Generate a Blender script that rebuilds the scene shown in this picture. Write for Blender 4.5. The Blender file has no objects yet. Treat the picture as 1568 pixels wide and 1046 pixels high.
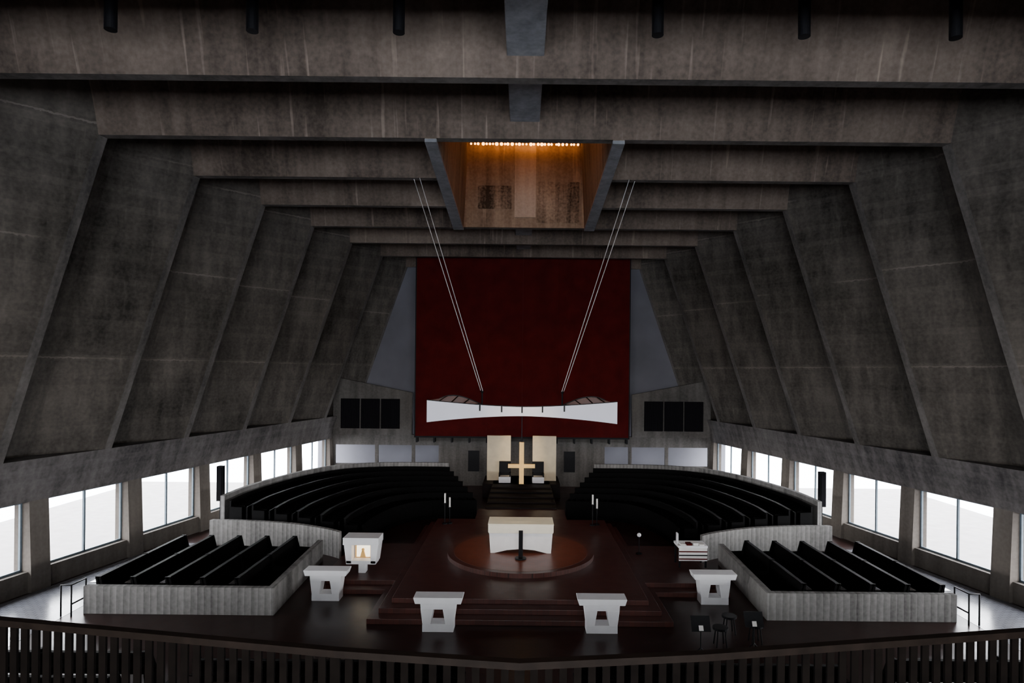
import bpy, bmesh, math, random
from mathutils import Vector, Matrix
random.seed(4)
sc = bpy.context.scene
H = 7.2

# ---------------------------------------------------------------- materials
def new_mat(name):
    m = bpy.data.materials.new(name); m.use_nodes = True
    nt = m.node_tree
    return m, nt, nt.nodes['Principled BSDF']

def simple(name, col, rough=0.6, metal=0.0, var=0.15, scale=6.0, emit=None, estr=0.0, bump=0.0, spec=0.5):
    m, nt, b = new_mat(name)
    tc = nt.nodes.new('ShaderNodeTexCoord')
    n = nt.nodes.new('ShaderNodeTexNoise'); n.inputs['Scale'].default_value = scale
    n.inputs['Detail'].default_value = 5
    nt.links.new(tc.outputs['Object'], n.inputs['Vector'])
    r = nt.nodes.new('ShaderNodeValToRGB')
    r.color_ramp.elements[0].position = 0.3; r.color_ramp.elements[1].position = 0.7
    r.color_ramp.elements[0].color = tuple(c*(1-var) for c in col)+(1,)
    r.color_ramp.elements[1].color = tuple(min(1, c*(1+var)) for c in col)+(1,)
    nt.links.new(n.outputs['Fac'], r.inputs['Fac'])
    nt.links.new(r.outputs['Color'], b.inputs['Base Color'])
    b.inputs['Roughness'].default_value = rough
    b.inputs['Metallic'].default_value = metal
    b.inputs['Specular IOR Level'].default_value = spec
    if emit:
        b.inputs['Emission Color'].default_value = emit+(1,)
        b.inputs['Emission Strength'].default_value = estr
    return m

def concrete(name, dark, light, streak=1.0, seam=0.0, period=3.4, off=-0.7, boards=0.0, lo=0.36, hi=0.72, drips=0.0, hb=0.0, smap=(2.6,2.6,0.16)):
    m, nt, b = new_mat(name)
    L = nt.links
    def N(t): return nt.nodes.new(t)
    def MA(src, mul, add):
        e = N('ShaderNodeMath'); e.operation = 'MULTIPLY_ADD'; e.inputs[1].default_value = mul
        L.new(src, e.inputs[0])
        if add is None: e.inputs[2].default_value = 0
        else: L.new(add, e.inputs[2])
        return e.outputs[0]
    tc = N('ShaderNodeTexCoord')
    n1 = N('ShaderNodeTexNoise'); n1.inputs['Scale'].default_value = 0.22; n1.inputs['Detail'].default_value = 5
    n1.inputs['Roughness'].default_value = 0.55
    L.new(tc.outputs['Object'], n1.inputs['Vector'])
    mp = N('ShaderNodeMapping'); mp.inputs['Scale'].default_value = smap
    L.new(tc.outputs['Object'], mp.inputs['Vector'])
    n2 = N('ShaderNodeTexNoise'); n2.inputs['Scale'].default_value = 1.0; n2.inputs['Detail'].default_value = 6
    L.new(mp.outputs[0], n2.inputs['Vector'])
    n3 = N('ShaderNodeTexNoise'); n3.inputs['Scale'].default_value = 9; n3.inputs['Detail'].default_value = 4
    L.new(tc.outputs['Object'], n3.inputs['Vector'])
    out = MA(n1.outputs['Fac'], 0.92-0.16-0.38*streak-0.0, None)
    out = MA(n2.outputs['Fac'], 0.38*streak, out)
    out = MA(n3.outputs['Fac'], 0.20, out)
    sep = N('ShaderNodeSeparateXYZ'); L.new(tc.outputs['Object'], sep.inputs[0])
    if drips:
        mp3 = N('ShaderNodeMapping'); mp3.inputs['Scale'].default_value = (smap[0]*1.9, smap[1]*1.9, 0.35)
        L.new(tc.outputs['Object'], mp3.inputs['Vector'])
        n4 = N('ShaderNodeTexNoise'); n4.inputs['Scale'].default_value = 1.0; n4.inputs['Detail'].default_value = 2
        L.new(mp3.outputs[0], n4.inputs['Vector'])
        mr = N('ShaderNodeMapRange'); mr.inputs['From Min'].default_value = 0.62; mr.inputs['From Max'].default_value = 0.72
        L.new(n4.outputs['Fac'], mr.inputs['Value'])
        out = MA(mr.outputs[0], drips, out)
    if hb:
        z = N('ShaderNodeMath'); z.operation = 'MULTIPLY'; z.inputs[1].default_value = 5.0
        L.new(sep.outputs['Z'], z.inputs[0])
        fl = N('ShaderNodeMath'); fl.operation = 'FLOOR'; L.new(z.outputs[0], fl.inputs[0])
        wn_ = N('ShaderNodeTexWhiteNoise'); wn_.noise_dimensions = '1D'; L.new(fl.outputs[0], wn_.inputs['W'])
        out = MA(wn_.outputs['Value'], hb, out)
    if seam:
        ad = N('ShaderNodeMath'); ad.operation = 'ADD'; ad.inputs[1].default_value = off-0.06
        L.new(sep.outputs['Z'], ad.inputs[0])
        w = MA(n3.outputs['Fac'], 0.12, ad.outputs[0])
        pp = N('ShaderNodeMath'); pp.operation = 'PINGPONG'; pp.inputs[1].default_value = period/2
        L.new(w, pp.inputs[0])
        lt = N('ShaderNodeMath'); lt.operation = 'LESS_THAN'; lt.inputs[1].default_value = 0.026
        L.new(pp.outputs[0], lt.inputs[0])
        mr = N('ShaderNodeMapRange'); mr.inputs['From Min'].default_value = 0.42; mr.inputs['From Max'].default_value = 0.62
        L.new(n1.outputs['Fac'], mr.inputs['Value'])
        ml = N('ShaderNodeMath'); ml.operation = 'MULTIPLY'
        L.new(lt.outputs[0], ml.inputs[0]); L.new(mr.outputs[0], ml.inputs[1])
        out = MA(ml.outputs[0], seam, out)
    if boards:
        wv = N('ShaderNodeTexWave'); wv.inputs['Scale'].default_value = 1.6; wv.inputs['Distortion'].default_value = 0.6
        wv.wave_profile = 'SAW'
        L.new(tc.outputs['Object'], wv.inputs['Vector'])
        out = MA(wv.outputs['Fac'], boards, out)
    r = N('ShaderNodeValToRGB')
    r.color_ramp.elements[0].position = lo; r.color_ramp.elements[1].position = hi
    r.color_ramp.elements[0].color = dark+(1,); r.color_ramp.elements[1].color = light+(1,)
    L.new(out, r.inputs['Fac']); L.new(r.outputs['Color'], b.inputs['Base Color'])
    b.inputs['Roughness'].default_value = 0.9
    b.inputs['Specular IOR Level'].default_value = 0.12
    bp = N('ShaderNodeBump'); bp.inputs['Strength'].default_value = 0.15; bp.inputs['Distance'].default_value = 0.04
    L.new(out, bp.inputs['Height']); L.new(bp.outputs['Normal'], b.inputs['Normal'])
    return m

M_wall = concrete('concrete_wall', (0.020, 0.0175, 0.015), (0.135, 0.118, 0.100), streak=0.75, seam=0.26, drips=0.05, hb=0.05)
M_edge = concrete('concrete_edge_lit_tone', (0.05, 0.046, 0.042), (0.20, 0.18, 0.162))  # lighter copy of the concrete, paints the lit look of the ridge strips
M_head = concrete('concrete_header_lit_tone', (0.045, 0.041, 0.040), (0.22, 0.198, 0.185), hb=0.03)  # paler mix carries window light and floor bounce on the header
M_ceil = concrete('concrete_ceiling', (0.048, 0.037, 0.030), (0.25, 0.195, 0.156), streak=0.6, drips=0.18, smap=(3.0,0.12,0.16))
M_rib = concrete('concrete_rib', (0.14, 0.145, 0.155), (0.34, 0.35, 0.37))
M_shaft = concrete('concrete_shaft', (0.07, 0.052, 0.036), (0.30, 0.235, 0.165), drips=0.1)
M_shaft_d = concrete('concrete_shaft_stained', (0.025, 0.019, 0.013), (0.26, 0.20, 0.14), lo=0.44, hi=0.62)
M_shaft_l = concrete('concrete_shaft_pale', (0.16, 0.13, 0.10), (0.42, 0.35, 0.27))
M_low = concrete('concrete_low_wall', (0.07, 0.067, 0.064), (0.33, 0.32, 0.305), boards=0.14)
M_box = concrete('concrete_box', (0.06, 0.056, 0.052), (0.19, 0.178, 0.162))
M_sill = concrete('concrete_sill', (0.09, 0.078, 0.068), (0.20, 0.175, 0.15))
M_end = simple('grey_plaster', (0.14, 0.14, 0.16), 0.9, scale=0.4)
M_red = simple('red_fabric', (0.064, 0.0050, 0.0048), 0.9, scale=1.2, var=0.25, spec=0.08)
M_white = simple('white_stone', (0.88, 0.88, 0.89), 0.5, scale=3, var=0.04)
M_canopy = simple('white_canopy_panel', (0.82, 0.82, 0.90), 0.6, scale=1, var=0.03)
M_altartop = simple('altar_top_warm_lit', (0.90, 0.86, 0.72), 0.7, scale=4, var=0.04)  # warm light on the altar top is put into this cream
M_black = simple('black_stained_oak', (0.0022, 0.002, 0.002), 0.6, scale=12, var=0.4, spec=0.05)
M_blackm = simple('black_metal', (0.005, 0.005, 0.006), 0.5, scale=12, var=0.2, spec=0.15)
M_ledge = simple('dark_oak_ledge', (0.012, 0.011, 0.011), 0.10, scale=12, var=0.3, spec=1.0)
M_gold = simple('gilded_metal', (0.90, 0.55, 0.18), 0.45, 0.25, scale=5, var=0.08)
M_throne = simple('gold_stone', (0.74, 0.62, 0.42), 0.7, scale=2, var=0.1)
M_frame = simple('window_frame_metal', (0.12, 0.16, 0.19), 0.5, 0.2)
M_wax = simple('candle_wax', (0.9, 0.88, 0.82), 0.5, var=0.02)
M_cable = simple('steel_cable', (0.50, 0.48, 0.45), 0.4, 0.3, var=0.05)
M_grille = simple('organ_grille_cloth', (0.006, 0.0055, 0.007), 0.8, scale=20, var=0.3, spec=0.08)
M_bulb = simple('amber_bulb', (1, 0.6, 0.25), 0.5, emit=(1.0, 0.34, 0.06), estr=14.0)
M_glow = simple('lit_display_back', (1, 0.9, 0.75), 0.5, emit=(1.0, 0.88, 0.68), estr=2.2, var=0.1)
M_rail = simple('dark_walnut_rail', (0.0035, 0.0025, 0.002), 0.8, scale=8, var=0.3, spec=0.04)
M_railtop = simple('walnut_handrail', (0.009, 0.006, 0.0045), 0.5, scale=8, var=0.3, spec=0.1)
M_paper = simple('paper', (0.8, 0.78, 0.75), 0.8, var=0.05)
M_ground = simple('window_glare_ground', (0.90, 0.92, 0.96), 0.9, scale=0.1, var=0.04)  # ground whitened so the view through the windows glares

def tile_mat(name, c1, c2, mortar, scale, rough, spec=0.5):
    m, nt, b = new_mat(name)
    tc = nt.nodes.new('ShaderNodeTexCoord')
    br = nt.nodes.new('ShaderNodeTexBrick')
    br.inputs['Scale'].default_value = scale
    br.inputs['Color1'].default_value = c1+(1,); br.inputs['Color2'].default_value = c2+(1,)
    br.inputs['Mortar'].default_value = mortar+(1,)
    br.inputs['Mortar Size'].default_value = 0.012
    nt.links.new(tc.outputs['Object'], br.inputs['Vector'])
    nt.links.new(br.outputs['Color'], b.inputs['Base Color'])
    n = nt.nodes.new('ShaderNodeTexNoise'); n.inputs['Scale'].default_value = 2.0
    nt.links.new(tc.outputs['Object'], n.inputs['Vector'])
    mr = nt.nodes.new('ShaderNodeMapRange'); mr.inputs['To Min'].default_value = rough-0.06; mr.inputs['To Max'].default_value = rough+0.08
    nt.links.new(n.outputs['Fac'], mr.inputs['Value']); nt.links.new(mr.outputs[0], b.inputs['Roughness'])
    b.inputs['Specular IOR Level'].default_value = spec
    return m
M_floor = tile_mat('brick_floor', (0.030, 0.0100, 0.0078), (0.022, 0.0082, 0.0068), (0.010, 0.0065, 0.0055), 3.0, 0.30, 0.22)
M_dstep = tile_mat('shade_toned_step', (0.012, 0.007, 0.006), (0.010, 0.006, 0.005), (0.006, 0.004, 0.004), 3.0, 0.6, 0.1)  # colour darkened so the steps look unlit under the throne spot
M_aisle = tile_mat('aisle_glare_tile', (0.20, 0.20, 0.22), (0.17, 0.17, 0.185), (0.08, 0.08, 0.08), 2.0, 0.20, 0.7)  # glossy zone, window glare on the floor painted in as a paler colour
M_step = tile_mat('brick_step', (0.080, 0.027, 0.021), (0.058, 0.022, 0.018), (0.02, 0.013, 0.011), 3.0, 0.34, 0.35)
M_disc = tile_mat('red_brick_disc', (0.13, 0.034, 0.018), (0.10, 0.027, 0.016), (0.05, 0.025, 0.018), 3.0, 0.32, 0.35)

# ---------------------------------------------------------------- mesh builder
class B:
    def __init__(s, name, mats):
        s.name = name; s.bm = bmesh.new(); s.mats = mats
    def poly(s, pts, m=0):
        f = s.bm.faces.new([s.bm.verts.new(p) for p in pts]); f.material_index = m
        return f
    def hexa(s, p, m=0):
        v = [s.bm.verts.new(q) for q in p]
        for idx in ((3,2,1,0),(4,5,6,7),(0,1,5,4),(1,2,6,5),(2,3,7,6),(3,0,4,7)):
            f = s.bm.faces.new([v[i] for i in idx]); f.material_index = m
    def box(s, x0, x1, y0, y1, z0, z1, m=0):
        s.hexa([(x0,y0,z0),(x1,y0,z0),(x1,y1,z0),(x0,y1,z0),(x0,y0,z1),(x1,y0,z1),(x1,y1,z1),(x0,y1,z1)], m)
    def prism(s, pts, z0, z1, m=0):
        n = len(pts)
        a = [s.bm.verts.new((p[0],p[1],z0)) for p in pts]; b = [s.bm.verts.new((p[0],p[1],z1)) for p in pts]
        f = s.bm.faces.new(a); f.material_index = m
        f = s.bm.faces.new(b); f.material_index = m
        for i in range(n):
            f = s.bm.faces.new([a[i],a[(i+1)%n],b[(i+1)%n],b[i]]); f.material_index = m
    def prism_y(s, pts, y0, y1, m=0):
        n = len(pts)
        a = [s.bm.verts.new((p[0],y0,p[1])) for p in pts]; b = [s.bm.verts.new((p[0],y1,p[1])) for p in pts]
        f = s.bm.faces.new(a); f.material_index = m
        f = s.bm.faces.new(b); f.material_index = m
        for i in range(n):
            f = s.bm.faces.new([a[i],a[(i+1)%n],b[(i+1)%n],b[i]]); f.material_index = m
    def band(s, co, ci, z0, z1, m=0):
        for i in range(len(co)-1):
            s.hexa([(*co[i],z0),(*co[i+1],z0),(*ci[i+1],z0),(*ci[i],z0),(*co[i],z1),(*co[i+1],z1),(*ci[i+1],z1),(*ci[i],z1)], m)
    def tube(s, a, b, r, m=0, seg=10, r2=None):
        a = Vector(a); b = Vector(b); d = b-a
        res = bmesh.ops.create_cone(s.bm, cap_ends=True, segments=seg, radius1=r, radius2=r if r2 is None else r2, depth=d.length)
        M = Matrix.Translation((a+b)/2) @ d.to_track_quat('Z','Y').to_matrix().to_4x4()
        bmesh.ops.transform(s.bm, matrix=M, verts=res['verts'])
        for v in res['verts']:
            for f in v.link_faces: f.material_index = m
    def ball(s, c, r, m=0):
        res = bmesh.ops.create_icosphere(s.bm, subdivisions=2, radius=r)
        bmesh.ops.translate(s.bm, vec=c, verts=res['verts'])
        for v in res['verts']:
            for f in v.link_faces: f.material_index = m
    def done(s, bevel=0.0, recalc=True):
        if recalc: bmesh.ops.recalc_face_normals(s.bm, faces=s.bm.faces[:])
        me = bpy.data.meshes.new(s.name); s.bm.to_mesh(me); s.bm.free()
        for m in s.mats: me.materials.append(m)
        o = bpy.data.objects.new(s.name, me); sc.collection.objects.link(o)
        if bevel:
            md = o.modifiers.new('bevel','BEVEL'); md.width = bevel; md.segments = 2; md.limit_method = 'ANGLE'
        return o

# ---------------------------------------------------------------- folded shell
def Xt(d): return 12.5 - 0.21*(d-18.1)
def Xb(d): return 15.5 - 0.195*(d-18.1)
def Xw(d): return Xb(d) + 0.45
ZR, ZB, ZTOP = 14.0, 4.3, 16.6
PITCH = 3.77
ridges = [14.4 + PITCH*k for k in range(-6, 8)]
def sx(d): return 2.92 + (d-18.1)*0.036
SH0, SH1 = 18.1+0.3+0.07, 29.48
wst = []
for r in ridges:
    wst += [(r,0), (r+0.3,0), (r+0.55,1), (r+PITCH-1.75,1)]
def wprof(d, v):
    return (Xt(d)+(1.35 if v else 0), Xb(d)+(0.9 if v else 0))
pier_d = [20.0 - PITCH*k for k in range(7, 0, -1)] + [20.0 + PITCH*k for k in range(0, 6)]
for side, nm in ((-1,'wall_left'), (1,'wall_right')):
    w = B(nm, [M_wall, M_sill, M_edge, M_head])
    for (d0,v0),(d1,v1) in zip(wst[:-1], wst[1:]):
        a = wprof(d0,v0); b = wprof(d1,v1)
        zs = [ZB+(ZTOP-ZB)*k/7 for k in range(8)]
        def P(pr, d, z): return (side*(pr[1]+(pr[0]-pr[1])*(z-ZB)/(ZR-ZB)), d, z)
        for z0, z1 in zip(zs[:-1], zs[1:]):
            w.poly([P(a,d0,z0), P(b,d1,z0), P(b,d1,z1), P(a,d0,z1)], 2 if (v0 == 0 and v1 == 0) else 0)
    bmesh.ops.remove_doubles(w.bm, verts=w.bm.verts[:], dist=1e-4)
    y0, y1 = -8.5, 41.3
    w.hexa([(side*(Xb(y0)+0.43),y0,2.9),(side*(Xb(y1)+0.43),y1,2.9),(side*(Xb(y1)+1.6),y1,2.9),(side*(Xb(y0)+1.6),y0,2.9),
            (side*Xb(y0),y0,4.3),(side*Xb(y1),y1,4.3),(side*(Xb(y1)+1.6),y1,4.3),(side*(Xb(y0)+1.6),y0,4.3)], 3)
    w.hexa([(side*Xw(y0),y0,-0.02),(side*Xw(y1),y1,-0.02),(side*(Xw(y1)+0.35),y1,-0.02),(side*(Xw(y0)+0.35),y0,-0.02),
            (side*Xw(y0),y0,0.67),(side*Xw(y1),y1,0.67),(side*(Xw(y1)+0.35),y1,0.67),(side*(Xw(y0)+0.35),y0,0.67)], 1)
    sd = side
    for d0 in pier_d:
        a0, a1 = d0-0.3, d0+0.35
        w.hexa([(sd*(Xw(a0)-0.12),a0,0.0),(sd*(Xw(a1)-0.12),a1,0.0),(sd*(Xw(a1)+0.45),a1,0.0),(sd*(Xw(a0)+0.45),a0,0.0),
                (sd*(Xw(a0)-0.02),a0,2.92),(sd*(Xw(a1)-0.02),a1,2.92),(sd*(Xw(a1)+0.45),a1,2.92),(sd*(Xw(a0)+0.45),a0,2.92)], 1)
    w.done(recalc=False)
c = B('ceiling', [M_ceil, M_edge])
cst = []
for r in ridges:
    cst += [(r,14.0,0), (r+0.3,14.0,0), (r+0.55,16.1,1), (r+PITCH-0.55,15.75,1), (r+PITCH-0.30,15.0,1)]
for (d0,z0,v0),(d1,z1,v1) in zip(cst[:-1], cst[1:]):
    hole = d0 > 18.3 and d1 < 29.5
    W0, W1 = Xt(d0)+2.6, Xt(d1)+2.6
    if v0 == 0 and v1 == 0: W0, W1 = Xt(d0)+0.02, Xt(d1)+0.02
    xs0 = [-W0, -sx(d0), sx(d0), W0]; xs1 = [-W1, -sx(d1), sx(d1), W1]
    for k in range(3):
        if k == 1 and hole: continue
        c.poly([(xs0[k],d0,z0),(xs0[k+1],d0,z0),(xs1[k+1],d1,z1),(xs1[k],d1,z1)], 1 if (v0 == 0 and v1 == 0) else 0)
c.done(recalc=False)

r = B('trim_1', [M_rib])
r.box(-0.43, 0.43, -8, 18.3, 14.45, 15.95)
r.box(-0.43, 0.43, 29.7, 40.9, 14.45, 15.95)
r.done(0.02)

# light shaft
s = B('skylight_shaft', [M_shaft, M_rib, M_bulb, M_blackm, M_shaft_d, M_shaft_l])
TOP = 20.0
for sd in (-1, 1):
    y0, y1 = SH0-0.3, SH1
    s.hexa([(sd*(sx(y0)-0.33),y0,ZR-0.02),(sd*(sx(y1)-0.46),y1,ZR-0.02),(sd*sx(y1),y1,ZR-0.02),(sd*sx(y0),y0,ZR-0.02),
            (sd*(sx(y0)-0.60),y0,TOP),(sd*(sx(y1)-0.75),y1,TOP),(sd*sx(y1),y1,TOP),(sd*sx(y0),y0,TOP)], 0)
    s.hexa([(sd*(sx(y0)-0.34),y0,ZR-0.12),(sd*(sx(y1)-0.47),y1,ZR-0.12),(sd*(sx(y1)+0.01),y1,ZR-0.12),(sd*(sx(y0)+0.01),y0,ZR-0.12),
            (sd*(sx(y0)-0.34),y0,ZR-0.02),(sd*(sx(y1)-0.47),y1,ZR-0.02),(sd*(sx(y1)+0.01),y1,ZR-0.02),(sd*(sx(y0)+0.01),y0,ZR-0.02)], 1)
s.box(-3.3, 3.3, SH1, SH1+0.2, ZR+0.02, TOP, 0)
s.box(-3.0, 3.0, SH0-0.12, SH0, ZR+0.02, TOP, 0)
s.box(-3.8, 3.8, SH0-0.1, SH1+0.2, TOP, TOP+0.2, 0)
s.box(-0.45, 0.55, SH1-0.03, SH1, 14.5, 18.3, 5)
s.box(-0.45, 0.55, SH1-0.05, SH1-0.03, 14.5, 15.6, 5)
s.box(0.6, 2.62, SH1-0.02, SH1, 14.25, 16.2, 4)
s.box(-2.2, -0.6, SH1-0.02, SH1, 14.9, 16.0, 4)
s.box(-2.7, 2.7, 29.1, 29.3, 17.98, 18.06, 3)
for i in range(30):
    x = -2.5 + 5.0*i/29
    s.ball((x + random.uniform(-.04,.04), 29.2, 17.88), 0.045+random.uniform(0,.04), 2)
s.done(recalc=True)

for x in (-8.5, -5.6, -2.6, 2.7, 5.7, 8.8):
    b = B('pendant_downlight', [M_blackm])
    b.tube((x, 12.7, 14.1), (x, 12.7, 15.2), 0.12, seg=20)
    b.tube((x, 12.7, 15.2), (x, 12.7, 15.9), 0.02, seg=8)
    b.tube((x, 12.7, 15.15), (x, 12.7, 15.28), 0.12, seg=20, r2=0.04)
    b.done()

# end wall
e = B('wall_back', [M_end, M_box, M_low, M_blackm])
e.box(-13.5, 13.5, 41.1, 41.3, -0.02, 16.7, 0)
e.box(-12.2, 12.2, 38.9, 39.3, 2.5, 3.15, 1)
e.box(-12.2, 12.2, 38.9, 39.2, -0.02, 1.3, 1)
e.box(-5.2, 5.2, 38.9, 39.2, 1.3, 2.5, 1)
for x in (-11.9, -9.2, -6.9, 6.7, 9.0, 11.7):
    e.box(x, x+0.2, 38.92, 39.1, 1.3, 2.5, 1)
for x in (-3.0, 3.0):
    e.box(x-0.35, x+0.35, 38.86, 38.92, 0.9, 2.2, 3)
e.done()
for sd in (-1, 1):
    o = B('organ_chamber', [M_box, M_grille, M_frame])
    o.prism_y([(sd*6.85,3.15),(sd*11.75,3.15),(sd*11.75,6.75),(sd*6.85,5.8)], 38.6, 38.89, 0)
    for k in range(3):
        x0 = 7.6 + k*1.25
        o.box(min(sd*x0, sd*(x0+1.17)), max(sd*x0, sd*(x0+1.17)), 38.55, 38.62, 3.55, 5.4, 1)
        for j in range(9):
            xx = sd*(x0+0.07+j*0.13)
            o.box(xx-0.012, xx+0.012, 38.52, 38.56, 3.55, 5.4, 1)
    o.done(0.01)
q = B('red_screen', [M_red, M_blackm])
for k in range(6):
    x0 = -6.58 + k*13.16/6
    q.box(x0+0.002, x0+13.16/6-0.002, 38.3, 38.36, 3.15, 14.6, 0)
q.box(-6.64, -6.58, 38.27, 38.4, 3.1, 14.6, 1); q.box(6.58, 6.64, 38.27, 38.4, 3.1, 14.6, 1)
q.box(-6.64, 6.64, 38.27, 38.4, 3.05, 3.15, 1)
for k in range(13):
    x = -6.5+k*13.0/12
    q.box(x-0.05, x+0.05, 38.3, 38.85, 2.75, 3.06, 1)
q.done()

# entrance facade with its gridded window
f = B('wall_front', [M_wall, M_frame])
WX, WZ0, WZ1 = 9.5, 5.4, 11.0
f.box(-24, 24, -8.9, -8.5, -0.02, WZ0); f.box(-24, -WX, -8.9, -8.5, WZ0, 17); f.box(WX, 24, -8.9, -8.5, WZ0, 17)
f.box(-WX, WX, -8.9, -8.5, WZ1, 17)
for k in range(9):
    x = -WX+2*WX*k/8; f.box(x-0.06, x+0.06, -8.8, -8.6, WZ0, WZ1)
for k in range(1,3):
    z = WZ0+(WZ1-WZ0)*k/3; f.box(-WX, WX, -8.8, -8.6, z-0.06, z+0.06)
f.done()

# ---------------------------------------------------------------- floor & ground
f = B('floor', [M_floor, M_aisle])
f.box(-24, 24, -9, 39.2, -0.2, 0)
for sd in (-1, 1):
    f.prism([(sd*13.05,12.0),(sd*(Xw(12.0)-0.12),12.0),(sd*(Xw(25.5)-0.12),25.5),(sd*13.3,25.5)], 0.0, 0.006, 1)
f.done()
g = B('ground', [M_ground])
g.box(-160, 160, -160, 220, -0.9, -0.7)
g.done()

# ---------------------------------------------------------------- side windows
wn = 1
for sd in (-1, 1):
    for i in range(len(pier_d)-1):
        d0 = pier_d[i]
        w0, w1 = d0+0.35, pier_d[i+1]-0.3
        w = B('window_%d' % wn, [M_frame]); wn += 1
        def bar(ya, yb, z0, z1, t=0.06):
            o = 0.2
            w.hexa([(sd*(Xw(ya)+o),ya,z0),(sd*(Xw(yb)+o),yb,z0),(sd*(Xw(yb)+o+t),yb,z0),(sd*(Xw(ya)+o+t),ya,z0),
                    (sd*(Xw(ya)+o),ya,z1),(sd*(Xw(yb)+o),yb,z1),(sd*(Xw(yb)+o+t),yb,z1),(sd*(Xw(ya)+o+t),ya,z1)])
        bar(w0, w1, 0.67, 0.74); bar(w0, w1, 2.83, 2.9)
        bar(w0, w0+0.06, 0.67, 2.9); bar(w1-0.06, w1, 0.67, 2.9)
        mid = (w0+w1)/2; bar(mid-0.035, mid+0.035, 0.67, 2.9)
        w.done()

for sd in (-1, 1):
    b = B('loudspeaker_column', [M_blackm, M_grille])
    b.box(sd*12.95-0.13, sd*12.95+0.13, 26.6, 26.85, 1.5, 3.0, 0)
    b.box(sd*12.95-0.10, sd*12.95+0.10, 26.57, 26.6, 1.55, 2.95, 1)
    b.box(sd*12.95-0.03, sd*12.95+0.03, 26.7, 26.76, 0.0, 1.5, 0)
    b.done(0.01)

# ---------------------------------------------------------------- platforms
p = B('sanctuary_steps', [M_step, M_floor])
p.box(-6.75, 6.75, 19.9, 24.9, 0, 0.15); p.box(-6.4, 6.4, 20.35, 24.7, 0.15, 0.30)
p.box(-4.35, 4.35, 17.55, 28.3, 0, 0.152); p.box(-4.1, 4.1, 17.95, 28.3, 0.152, 0.302); p.box(-3.8, 3.8, 18.36, 28.3, 0.302, 0.45)
p.box(-2.1, 2.1, 28.3, 30.38, 0, 0.45)
p.done(0.012)
d = B('altar_dais', [M_disc, M_step])
d.tube((0, 22.9, 0.45), (0, 22.9, 0.60), 2.68, 1, 96)
d.tube((0, 22.9, 0.60), (0, 22.9, 0.604), 2.45, 0, 96)
d.done()

a = B('altar', [M_white, M_altartop])
x0, y0, y1, zb, zt = 1.18, 22.4, 23.5, 0.604, 1.68
a.prism_y([(-1.10,zb),(-0.95,zb),(-0.5,zb+0.11),(0,zb+0.15),(0.5,zb+0.11),(0.95,zb),(1.10,zb),(1.15,zt-0.34),(-1.15,zt-0.34)], y0+0.08, y1-0.08, 0)
a.prism_y([(-1.15,zt-0.34),(1.15,zt-0.34),(x0,zt-0.30),(x0,zt-0.04),(-x0,zt-0.04),(-x0,zt-0.30)], y0, y1, 1)
a.box(-x0-0.01, x0+0.01, y0-0.01, y1+0.01, zt-0.04, zt, 1)
a.done(0.012)
a = B('processional_stand', [M_blackm])
a.box(-0.075, 0.075, 21.75, 21.85, 0.66, 1.60); a.tube((0,21.8,0.604),(0,21.8,0.66),0.2,seg=24)
a.done(0.01)

def credence(x, y, z=0.0, w=1.36, h=0.95, name='stone_table'):
    t = B(name, [M_white])
    hw = w/2; dp = 0.22; b = w*0.315; tp = w*0.36
    t.prism_y([(x-hw+0.05,z+h-0.17),(x+hw-0.05,z+h-0.17),(x+hw,z+h-0.02),(x+hw,z+h),(x-hw,z+h),(x-hw,z+h-0.02)], y-dp-0.03, y+dp+0.03)
    zt_ = z+h-0.17; zo = z+h-0.33; zi = z+0.22
    hi, ho = 0.13, 0.20
    t.prism_y([(x-b,z),(x+b,z),(x+b,zi),(x-b,zi)], y-dp, y+dp)
    bl = b
    t.prism_y([(x-bl,zi),(x-ho,zi),(x-hi,zo),(x-tp*0.98,zo)], y-dp, y+dp)
    t.prism_y([(x+ho,zi),(x+bl,zi),(x+tp*0.98,zo),(x+hi,zo)], y-dp, y+dp)
    t.prism_y([(x-tp*0.98,zo),(x+tp*0.98,zo),(x+tp,zt_),(x-tp,zt_)], y-dp, y+dp)
    return t.done(0.008)
credence(-2.26, 17.29); credence(2.26, 17.29)
credence(-6.06, 19.5); credence(6.05, 19.5)

t = B('icon_stand', [M_white, M_gold, M_glow, M_black])
x, y, z = -5.38, 21.2, 0.302
t.box(x-0.12, x+0.12, y-0.15, y+0.15, z, z+0.36)
t.prism_y([(x-0.5,z+0.36),(x+0.5,z+0.36),(x+0.58,z+1.0),(x-0.58,z+1.0)], y+0.12, y+0.35)
t.prism_y([(x-0.5,z+0.36),(x-0.32,z+0.36),(x-0.32,z+1.0),(x-0.58,z+1.0)], y-0.3, y+0.2)
t.prism_y([(x+0.32,z+0.36),(x+0.5,z+0.36),(x+0.58,z+1.0),(x+0.32,z+1.0)], y-0.3, y+0.2)
t.box(x-0.5, x+0.5, y-0.3, y+0.2, z+0.34, z+0.46)
t.box(x-0.60, x+0.60, y-0.36, y+0.36, z+1.0, z+1.24)
t.box(x-0.28, x+0.28, y+0.04, y+0.10, z+0.47, z+0.97, 1)
t.box(x-0.23, x+0.23, y+0.02, y+0.045, z+0.50, z+0.94, 2)
t.ball((x, y-0.02, z+0.76), 0.055, 1); t.prism_y([(x-0.10,z+0.50),(x+0.10,z+0.50),(x+0.04,z+0.72),(x-0.04,z+0.72)], y-0.05, y+0.01, 1)
t.done(0.008)
t = B('book_table', [M_white, M_paper, M_red, M_blackm])
x, y, z = 6.1, 22.3, 0.302
t.box(x-0.52, x+0.52, y-0.35, y+0.35, z+0.70, z+0.78, 0)
t.box(x-0.50, x+0.50, y-0.36, y-0.34, z+0.25, z+0.70, 1)
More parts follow.
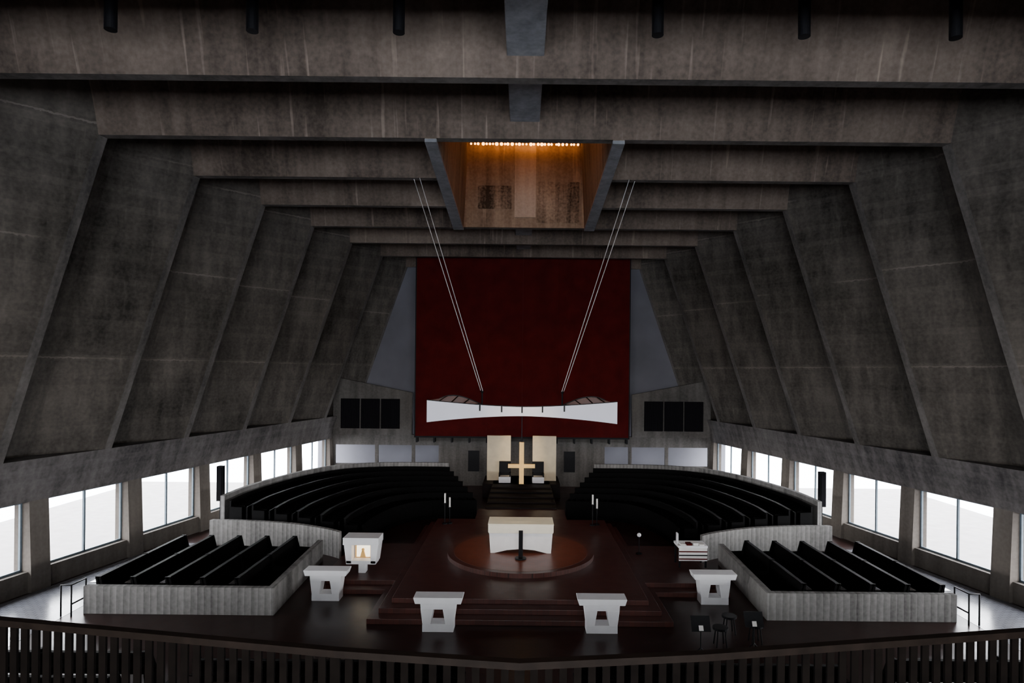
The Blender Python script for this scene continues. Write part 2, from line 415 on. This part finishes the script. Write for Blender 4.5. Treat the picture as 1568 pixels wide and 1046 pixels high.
for ax in (-0.46, 0.46):
    for ay in (-0.3, 0.3): t.box(x+ax-0.03, x+ax+0.03, y+ay-0.03, y+ay+0.03, z, z+0.70, 3)
for k in range(4):
    t.box(x-0.42+k*0.22, x-0.24+k*0.22, y-0.3, y-0.02, z+0.78, z+0.82+0.02*(k%3), (1,2,1,1)[k])
t.box(x-0.5, x-0.46, y-0.1, y+0.1, z+0.78, z+1.15, 0)
for k in range(3): t.box(x-0.5, x+0.5, y-0.385, y-0.36, z+0.3+k*0.13, z+0.34+k*0.13, (2,3,2)[k])
t.done(0.005)
t = B('ball_lamp', [M_blackm, M_white])
t.tube((4.5,23.6,0.302),(4.5,23.6,0.33),0.12,0,16); t.tube((4.5,23.6,0.33),(4.5,23.6,0.95),0.015,0); t.ball((4.5,23.6,1.02),0.08,1)
t.done()

for sd in (-1, 1):
    t = B('candle_stand', [M_blackm, M_wax, M_gold])
    for dx, dy, hh in ((-0.10, 0, 1.35), (0.10, 0.1, 1.15)):
        x = sd*3.25+dx; y = 27.3+dy
        t.tube((x,y,0.45),(x,y,0.5),0.12,0,20); t.tube((x,y,0.5),(x,y,0.45+hh-0.45),0.02,0)
        t.tube((x,y,hh),(x,y,hh+0.03),0.06,0,16)
        t.tube((x,y,hh+0.03),(x,y,hh+0.45),0.035,1,14)
    t.done()

t = B('presbytery_steps', [M_dstep])
for k in range(5):
    t.box(-1.75+0.03*k, 1.75-0.03*k, 30.4+k*0.95, 38.0, 0 if k==0 else 0.45+0.07*k, 0.45+0.07*(k+1))
t.box(-2.2, 2.2, 35.2, 38.0, 0, 0.80)
t.done(0.01)
for sd in (-1, 1):
    t = B('throne', [M_throne, M_white, M_blackm])
    zb = 0.801
    xa, xb = sorted((sd*0.64, sd*2.02))
    t.box(xa, xb, 36.3, 36.5, zb, 3.42, 0)
    xa, xb = sorted((sd*0.62, sd*1.30))
    t.box(xa, xb, 35.5, 36.2, zb, zb+0.34, 1)
    t.box(xa, xb, 36.1, 36.2, zb+0.34, zb+1.15, 2)
    t.box(xa, xa+0.07, 35.5, 36.1, zb+0.34, zb+0.55, 2); t.box(xb-0.07, xb, 35.5, 36.1, zb+0.34, zb+0.55, 2)
    t.done(0.015)

def canopy():
    t = B('baldachin_canopy', [M_canopy, M_blackm])
    n = 40; W = 3.27; yf, yb = 21.3, 23.6
    def zt(x): return 5.97+0.20*(abs(x)/W)**1.6
    def zl(x): return 5.66-0.24*(abs(x)/W)**1.7
    def zk(x):
        ax = abs(x)
        if ax < 1.45: return zt(x)-0.17
        u = (ax-1.45)/(W-1.45)
        return zt(x)-0.17+0.33*math.sin(math.pi*min(1, u*1.0))**0.8*(0.55+0.6*u)+0.02*u
    for k in range(n):
        xa = -W+2*W*k/n; xb = -W+2*W*(k+1)/n
        t.hexa([(xa,yf,zl(xa)),(xb,yf,zl(xb)),(xb,yb,zl(xb)),(xa,yb,zl(xa)),
                (xa,yf,zt(xa)),(xb,yf,zt(xb)),(xb,yb,zk(xb)),(xa,yb,zk(xa))], 0)
        if abs(xa+xb)/2 > 1.45:
            t.hexa([(xa,yb-0.05,zk(xa)+0.001),(xb,yb-0.05,zk(xb)+0.001),(xb,yb,zk(xb)+0.001),(xa,yb,zk(xa)+0.001),
                    (xa,yb-0.05,zk(xa)+0.04),(xb,yb-0.05,zk(xb)+0.04),(xb,yb,zk(xb)+0.04),(xa,yb,zk(xa)+0.04)], 1)
        t.hexa([(xa,yf+0.02,zt(xa)-0.002),(xb,yf+0.02,zt(xb)-0.002),(xb,yf+0.09,zt(xb)-0.002),(xa,yf+0.09,zt(xa)-0.002),
                    (xa,yf+0.02,zt(xa)+0.025),(xb,yf+0.02,zt(xb)+0.025),(xb,yf+0.09,zt(xb)+0.025),(xa,yf+0.09,zt(xa)+0.025)], 1)
    for x in (-1.45,-0.7,0,0.7,1.45):
        z = zt(x)
        t.box(x-0.025, x+0.025, yf-0.03, yf+0.08, z-0.20, z+0.03, 1)
    for sd in (-1, 1):
        for k in range(4):
            x = sd*(1.6+0.42*k)
            t.tube((x, yf+0.06, zt(x)+0.01), (x, yb, zk(x)+0.01), 0.022, 1, 6)
        t.tube((sd*1.45, 22.45, 5.8), (sd*1.45, 22.45, 6.5), 0.03, 1)
        t.ball((sd*1.45, 22.45, 6.45), 0.06, 1)
    return t.done()
canopy()
def curve_obj(name, pls, r, mat):
    cu = bpy.data.curves.new(name, 'CURVE'); cu.dimensions = '3D'; cu.bevel_depth = r; cu.bevel_resolution = 2
    for pl in pls:
        sp = cu.splines.new('POLY'); sp.points.add(len(pl)-1)
        for i, p in enumerate(pl): sp.points[i].co = (*p, 1)
    cu.materials.append(mat)
    o = bpy.data.objects.new(name, cu); sc.collection.objects.link(o); return o
for sd in (-1, 1):
    curve_obj('suspension_cables', [[(sd*1.42,22.3,6.48),(sd*3.72,21.95,14.05)], [(sd*1.52,22.7,6.48),(sd*3.95,22.1,14.05)]], 0.012, M_cable)
t = B('hanging_cross', [M_gold, M_blackm])
t.box(-0.085, 0.085, 22.55, 22.65, 3.10, 4.62, 0)
t.box(-0.49, -0.085, 22.55, 22.65, 3.68, 3.82, 0); t.box(0.085, 0.49, 22.55, 22.65, 3.68, 3.82, 0)
t.tube((0,22.6,4.62),(0,22.6,5.655),0.014,1)
t.done(0.008)

# ---------------------------------------------------------------- choir stalls
OUT = [(12.7,26.2),(12.7,28.2),(12.3,30.6),(11.6,33),(10.5,34.9),(9,35.9),(7,36.3),(4.3,36.3)]
def refine(pl, n=3):
    out = []
    P = [Vector((*p,0)) for p in pl]
    for i in range(len(P)-1):
        p0 = P[max(i-1,0)]; p1 = P[i]; p2 = P[i+1]; p3 = P[min(i+2,len(P)-1)]
        for k in range(n):
            u = k/n
            q = 0.5*((2*p1)+(-p0+p2)*u+(2*p0-5*p1+4*p2-p3)*u*u+(-p0+3*p1-3*p2+p3)*u**3)
            out.append((q.x,q.y))
    out.append(pl[-1]); return out
OUT = refine(OUT, 4)
def scl(pl, s, sd): return [(sd*x*s, 24+(y-24)*s) for x,y in pl]
for sd in (-1, 1):
    w = B('choir_wall', [M_low])
    w.band(scl(OUT,1.0,sd), scl(OUT,0.985,sd), 0, 1.82)
    w.done()
    t = B('choir_stalls', [M_black, M_ledge, M_step])
    rows = [0.955, 0.875, 0.795, 0.715, 0.635, 0.555]
    for j, s_ in enumerate(rows):
        zb = 0.66-0.10*j
        t.band(scl(OUT,s_+0.025,sd), scl(OUT,s_-0.055,sd), 0, zb, 0)
        t.band(scl(OUT,s_+0.012,sd), scl(OUT,s_+0.006,sd), zb, zb+0.95, 0)
        t.band(scl(OUT,s_+0.014,sd), scl(OUT,s_+0.004,sd), zb+0.95, zb+0.97, 0)
        t.band(scl(OUT,s_+0.006,sd), scl(OUT,s_-0.028,sd), zb+0.40, zb+0.45, 0)
        t.band(scl(OUT,s_-0.048,sd), scl(OUT,s_-0.053,sd), zb, zb+0.74, 0)
        co = scl(OUT,s_+0.008,sd); ci = scl(OUT,s_-0.034,sd)
        for i in range(len(co)):
            a_, b_ = Vector((*co[i],0)), Vector((*ci[i],0))
            dr = (b_-a_).normalized(); nn = Vector((-dr.y, dr.x, 0))*0.03
            pts = [a_-nn, b_-nn, b_+nn, a_+nn]
            t.prism([(q.x,q.y) for q in pts], zb, zb+0.72, 0)
    t.done()
    CW = refine([(12.7,25.3),(11.2,25.25),(9.2,24.85),(7.6,24.1),(6.9,23.6)], 4)
    w = B('curved_parapet', [M_low])
    w.band([(sd*x,y) for x,y in CW], [(sd*x*0.997,y+0.2) for x,y in CW], 0, 1.0)
    w.done()

# ---------------------------------------------------------------- side pew blocks
def pew_along_y(t, sd, xc, y0, y1, zb):
    def X(a): return sd*(xc+a)
    def bx(a0,a1,ya,yb,z0,z1,m=0):
        p,q_ = sorted((X(a0),X(a1))); t.box(p,q_,ya,yb,z0,z1,m)
    t.hexa([(X(0.20),y0,zb+0.40),(X(0.25),y0,zb+0.40),(X(0.25),y1,zb+0.40),(X(0.20),y1,zb+0.40),
            (X(0.34),y0,zb+0.95),(X(0.38),y0,zb+0.95),(X(0.38),y1,zb+0.95),(X(0.34),y1,zb+0.95)], 0)
    bx(0.31,0.42,y0,y1,zb+0.95,zb+0.98,0)
    bx(-0.25,0.24,y0,y1,zb+0.41,zb+0.45,0)
    bx(0.38,0.60,y0,y1,zb+0.80,zb+0.82,1)
    for yy in (y0, (y0+y1)/2, y1-0.05):
        t.prism_y([(X(-0.27),zb),(X(0.30),zb),(X(0.44),zb+0.99),(X(0.28),zb+0.99),(X(0.18),zb+0.60),(X(-0.27),zb+0.58)], yy, yy+0.06, 0)
for sd in (-1, 1):
    w = B('pew_parapet', [M_low])
    a0, a1 = sorted((sd*7.2, sd*12.75)); w.box(a0, a1, 18.1, 18.3, 0, 0.80)
    w.hexa([(sd*7.2,18.3,0),(sd*7.4,18.3,0),(sd*7.62,23.3,0),(sd*7.42,23.3,0),(sd*7.2,18.3,0.80),(sd*7.4,18.3,0.80),(sd*7.62,23.3,0.80),(sd*7.42,23.3,0.80)])
    w.done(0.01)
    for k in range(5):
        t = B('pew', [M_black, M_ledge])
        pew_along_y(t, sd, 8.05+1.03*k, 18.4, 23.1, 0.0)
        t.done()
    h = curve_obj('handrail', [[(sd*12.95,17.9,0),(sd*12.95,17.9,0.9),(sd*12.95,18.5,0.9),(sd*12.95,18.5,0)],
                              [(sd*12.95,17.9,0.35),(sd*12.95,18.5,0.35)],
                              [(sd*12.95,17.9,0.9),(sd*13.25,17.9,0.9),(sd*13.25,17.9,0)]], 0.025, M_blackm)
def pew_x(x0, x1, y):
    t = B('pew', [M_black, M_ledge])
    t.hexa([(x0,y-0.25,0.4),(x1,y-0.25,0.4),(x1,y-0.21,0.4),(x0,y-0.21,0.4),(x0,y-0.38,0.92),(x1,y-0.38,0.92),(x1,y-0.34,0.92),(x0,y-0.34,0.92)])
    t.box(x0,x1,y-0.42,y-0.32,0.92,0.95,0); t.box(x0,x1,y-0.24,y+0.22,0.41,0.45,0); t.box(x0,x1,y-0.58,y-0.38,0.68,0.70,1)
    for xx in (x0,(x0+x1)/2,x1-0.06): 
        t.hexa([(xx,y-0.3,0),(xx+0.06,y-0.3,0),(xx+0.06,y+0.24,0),(xx,y+0.24,0),(xx,y-0.44,0.98),(xx+0.06,y-0.44,0.98),(xx+0.06,y-0.2,0.98),(xx,y-0.2,0.98)])
    t.done()
for y in (9.6, 10.7, 11.8, 12.9, 14.0):
    pew_x(-13.0, -8.2, y); pew_x(8.2, 13.0, y)
    pew_x(-7.0, -1.2, y-0.3); pew_x(1.2, 7.0, y-0.3)

# small musicians' corner on the right
for x, y in ((5.3, 16.4), (6.3, 16.6), (5.8, 17.2)):
    t = B('stool', [M_blackm])
    t.tube((x,y,0.44),(x,y,0.50),0.20,0,20)
    for k in range(4):
        an = math.pi/4+k*math.pi/2
        t.tube((x+0.13*math.cos(an),y+0.13*math.sin(an),0.45),(x+0.19*math.cos(an),y+0.19*math.sin(an),0.0),0.018,0,8)
    t.done()
for x, y in ((4.55, 15.6), (6.0, 15.9)):
    t = B('music_stand', [M_blackm, M_paper])
    t.tube((x,y,0.25),(x,y,0.8),0.015)
    for k in range(3):
        an = k*2.1; t.tube((x,y,0.3),(x+0.25*math.cos(an),y+0.25*math.sin(an),0.01),0.012)
    z = -0.3
    t.hexa([(x-0.24,y-0.06,1.02+z),(x+0.24,y-0.06,1.02+z),(x+0.24,y-0.04,1.02+z),(x-0.24,y-0.04,1.02+z),(x-0.24,y+0.10,1.36+z),(x+0.24,y+0.10,1.36+z),(x+0.24,y+0.12,1.36+z),(x-0.24,y+0.12,1.36+z)],0)
    t.hexa([(x-0.06,y-0.075,1.05+z),(x+0.05,y-0.075,1.05+z),(x+0.05,y-0.065,1.05+z),(x-0.06,y-0.065,1.05+z),(x-0.06,y-0.02,1.16+z),(x+0.05,y-0.02,1.16+z),(x+0.05,y-0.01,1.16+z),(x-0.06,y-0.01,1.16+z)],1)
    t.done()

# ---------------------------------------------------------------- gallery
RL = [(-8.5,5.6),(-4.19,4.97),(-1.32,4.48),(0,4.32),(1.32,4.48),(4.19,4.97),(8.5,5.6)]
t = B('gallery_railing', [M_rail, M_railtop])
co = RL; ci = [(x,y-0.07) for x,y in RL]
t.band(co, ci, 5.15, 5.2, 1)
t.band([(x,y-0.02) for x,y in RL], [(x,y-0.05) for x,y in RL], 4.2, 4.25)
for (xa,ya),(xb,yb) in zip(RL[:-1],RL[1:]):
    L_ = math.hypot(xb-xa,yb-ya); n = int(L_/0.10)
    for k in range(n):
        u = k/n; x = xa+(xb-xa)*u; y = ya+(yb-ya)*u-0.035
        w_ = 0.035 if k == 0 else 0.026
        t.box(x-w_, x+w_, y-0.012, y+0.012, 4.2, 5.15)
t.done()
t = B('gallery_floor', [M_floor, M_wall])
t.prism([(-17.2,-8.5),(17.2,-8.5),(16.4,5.9),(8.5,5.5),(4.19,4.87),(0,4.22),(-4.19,4.87),(-8.5,5.5),(-16.4,5.9)], 3.95, 4.2, 0)
t.done()

# ---------------------------------------------------------------- world & lights
wld = bpy.data.worlds.new('World'); sc.world = wld; wld.use_nodes = True
nt = wld.node_tree; bg = nt.nodes['Background']
tc = nt.nodes.new('ShaderNodeTexCoord'); sp = nt.nodes.new('ShaderNodeSeparateXYZ')
nt.links.new(tc.outputs['Generated'], sp.inputs[0])
rp = nt.nodes.new('ShaderNodeValToRGB')
rp.color_ramp.elements[0].position = 0.0; rp.color_ramp.elements[0].color = (0.98, 0.98, 1.0, 1)
rp.color_ramp.elements[1].position = 0.7; rp.color_ramp.elements[1].color = (0.86, 0.91, 1.0, 1)
nt.links.new(sp.outputs['Z'], rp.inputs['Fac']); nt.links.new(rp.outputs['Color'], bg.inputs['Color'])
bg.inputs['Strength'].default_value = 23.0

def area(name, loc, rot, sx_, sy_, energy=0, col=(1,1,1), portal=False, spread=None):
    l = bpy.data.lights.new(name, 'AREA'); l.shape = 'RECTANGLE'; l.size = sx_; l.size_y = sy_
    l.energy = energy; l.color = col
    if spread: l.spread = spread
    o = bpy.data.objects.new(name, l); sc.collection.objects.link(o)
    o.location = loc; o.rotation_euler = rot
    if portal: l.cycles.is_portal = True
    return o
ang = math.atan(0.195)
for sd in (-1, 1):
    dmid = 16.3; Lw = 50
    o = area('window_portal', (sd*(Xw(dmid)+0.42), dmid, 1.8), (0,0,0), Lw, 2.3, portal=True)
    inward = Vector((-sd*math.cos(ang), -math.sin(ang), 0))
    zax = -inward; yax = Vector((0,0,1)); xax = yax.cross(zax)
    o.rotation_euler = Matrix((xax,yax,zax)).transposed().to_euler()
area('facade_portal', (0,-8.95,(WZ0+WZ1)/2), (math.radians(90),0,0), 2*WX, WZ1-WZ0, portal=True)
sk = area('amber_skylight_lamp', (0, 20.0, 19.0), (0,0,0), 3.5, 1.2, energy=260, col=(1.0,0.34,0.10))
sk.rotation_euler = (Vector((0,29.4,17.6))-Vector((0,20,19.0))).to_track_quat('-Z','Y').to_euler()
def spot(name, loc, tgt, energy, col, size, blend=0.6, r=0.2):
    l = bpy.data.lights.new(name,'SPOT'); l.energy = energy; l.color = col; l.spot_size = math.radians(size); l.spot_blend = blend; l.shadow_soft_size = r
    o = bpy.data.objects.new(name, l); sc.collection.objects.link(o); o.location = loc
    o.rotation_euler = (Vector(tgt)-Vector(loc)).to_track_quat('-Z','Y').to_euler()
spot('altar_spotlight', (0, 14.6, 13.8), (0, 22.9, 1.2), 2600, (1.0,0.78,0.52), 22)
spot('throne_spotlight', (0, 27, 13.8), (0, 36.3, 2.4), 5000, (1.0,0.80,0.48), 12)
spot('cross_spotlight', (0.8, 18.2, 13.8), (0, 22.6, 3.8), 1100, (1.0,0.78,0.45), 9)

# ---------------------------------------------------------------- camera
cam = bpy.data.cameras.new('camera'); co_ = bpy.data.objects.new('camera', cam); sc.collection.objects.link(co_)
co_.location = (0,0,H); co_.rotation_euler = (math.radians(90), math.radians(-0.57), 0)
cam.sensor_width = 36; cam.lens = 950/1568*36
cam.shift_x = -16/1568; cam.shift_y = 45.5/1568
cam.clip_end = 500
sc.camera = co_
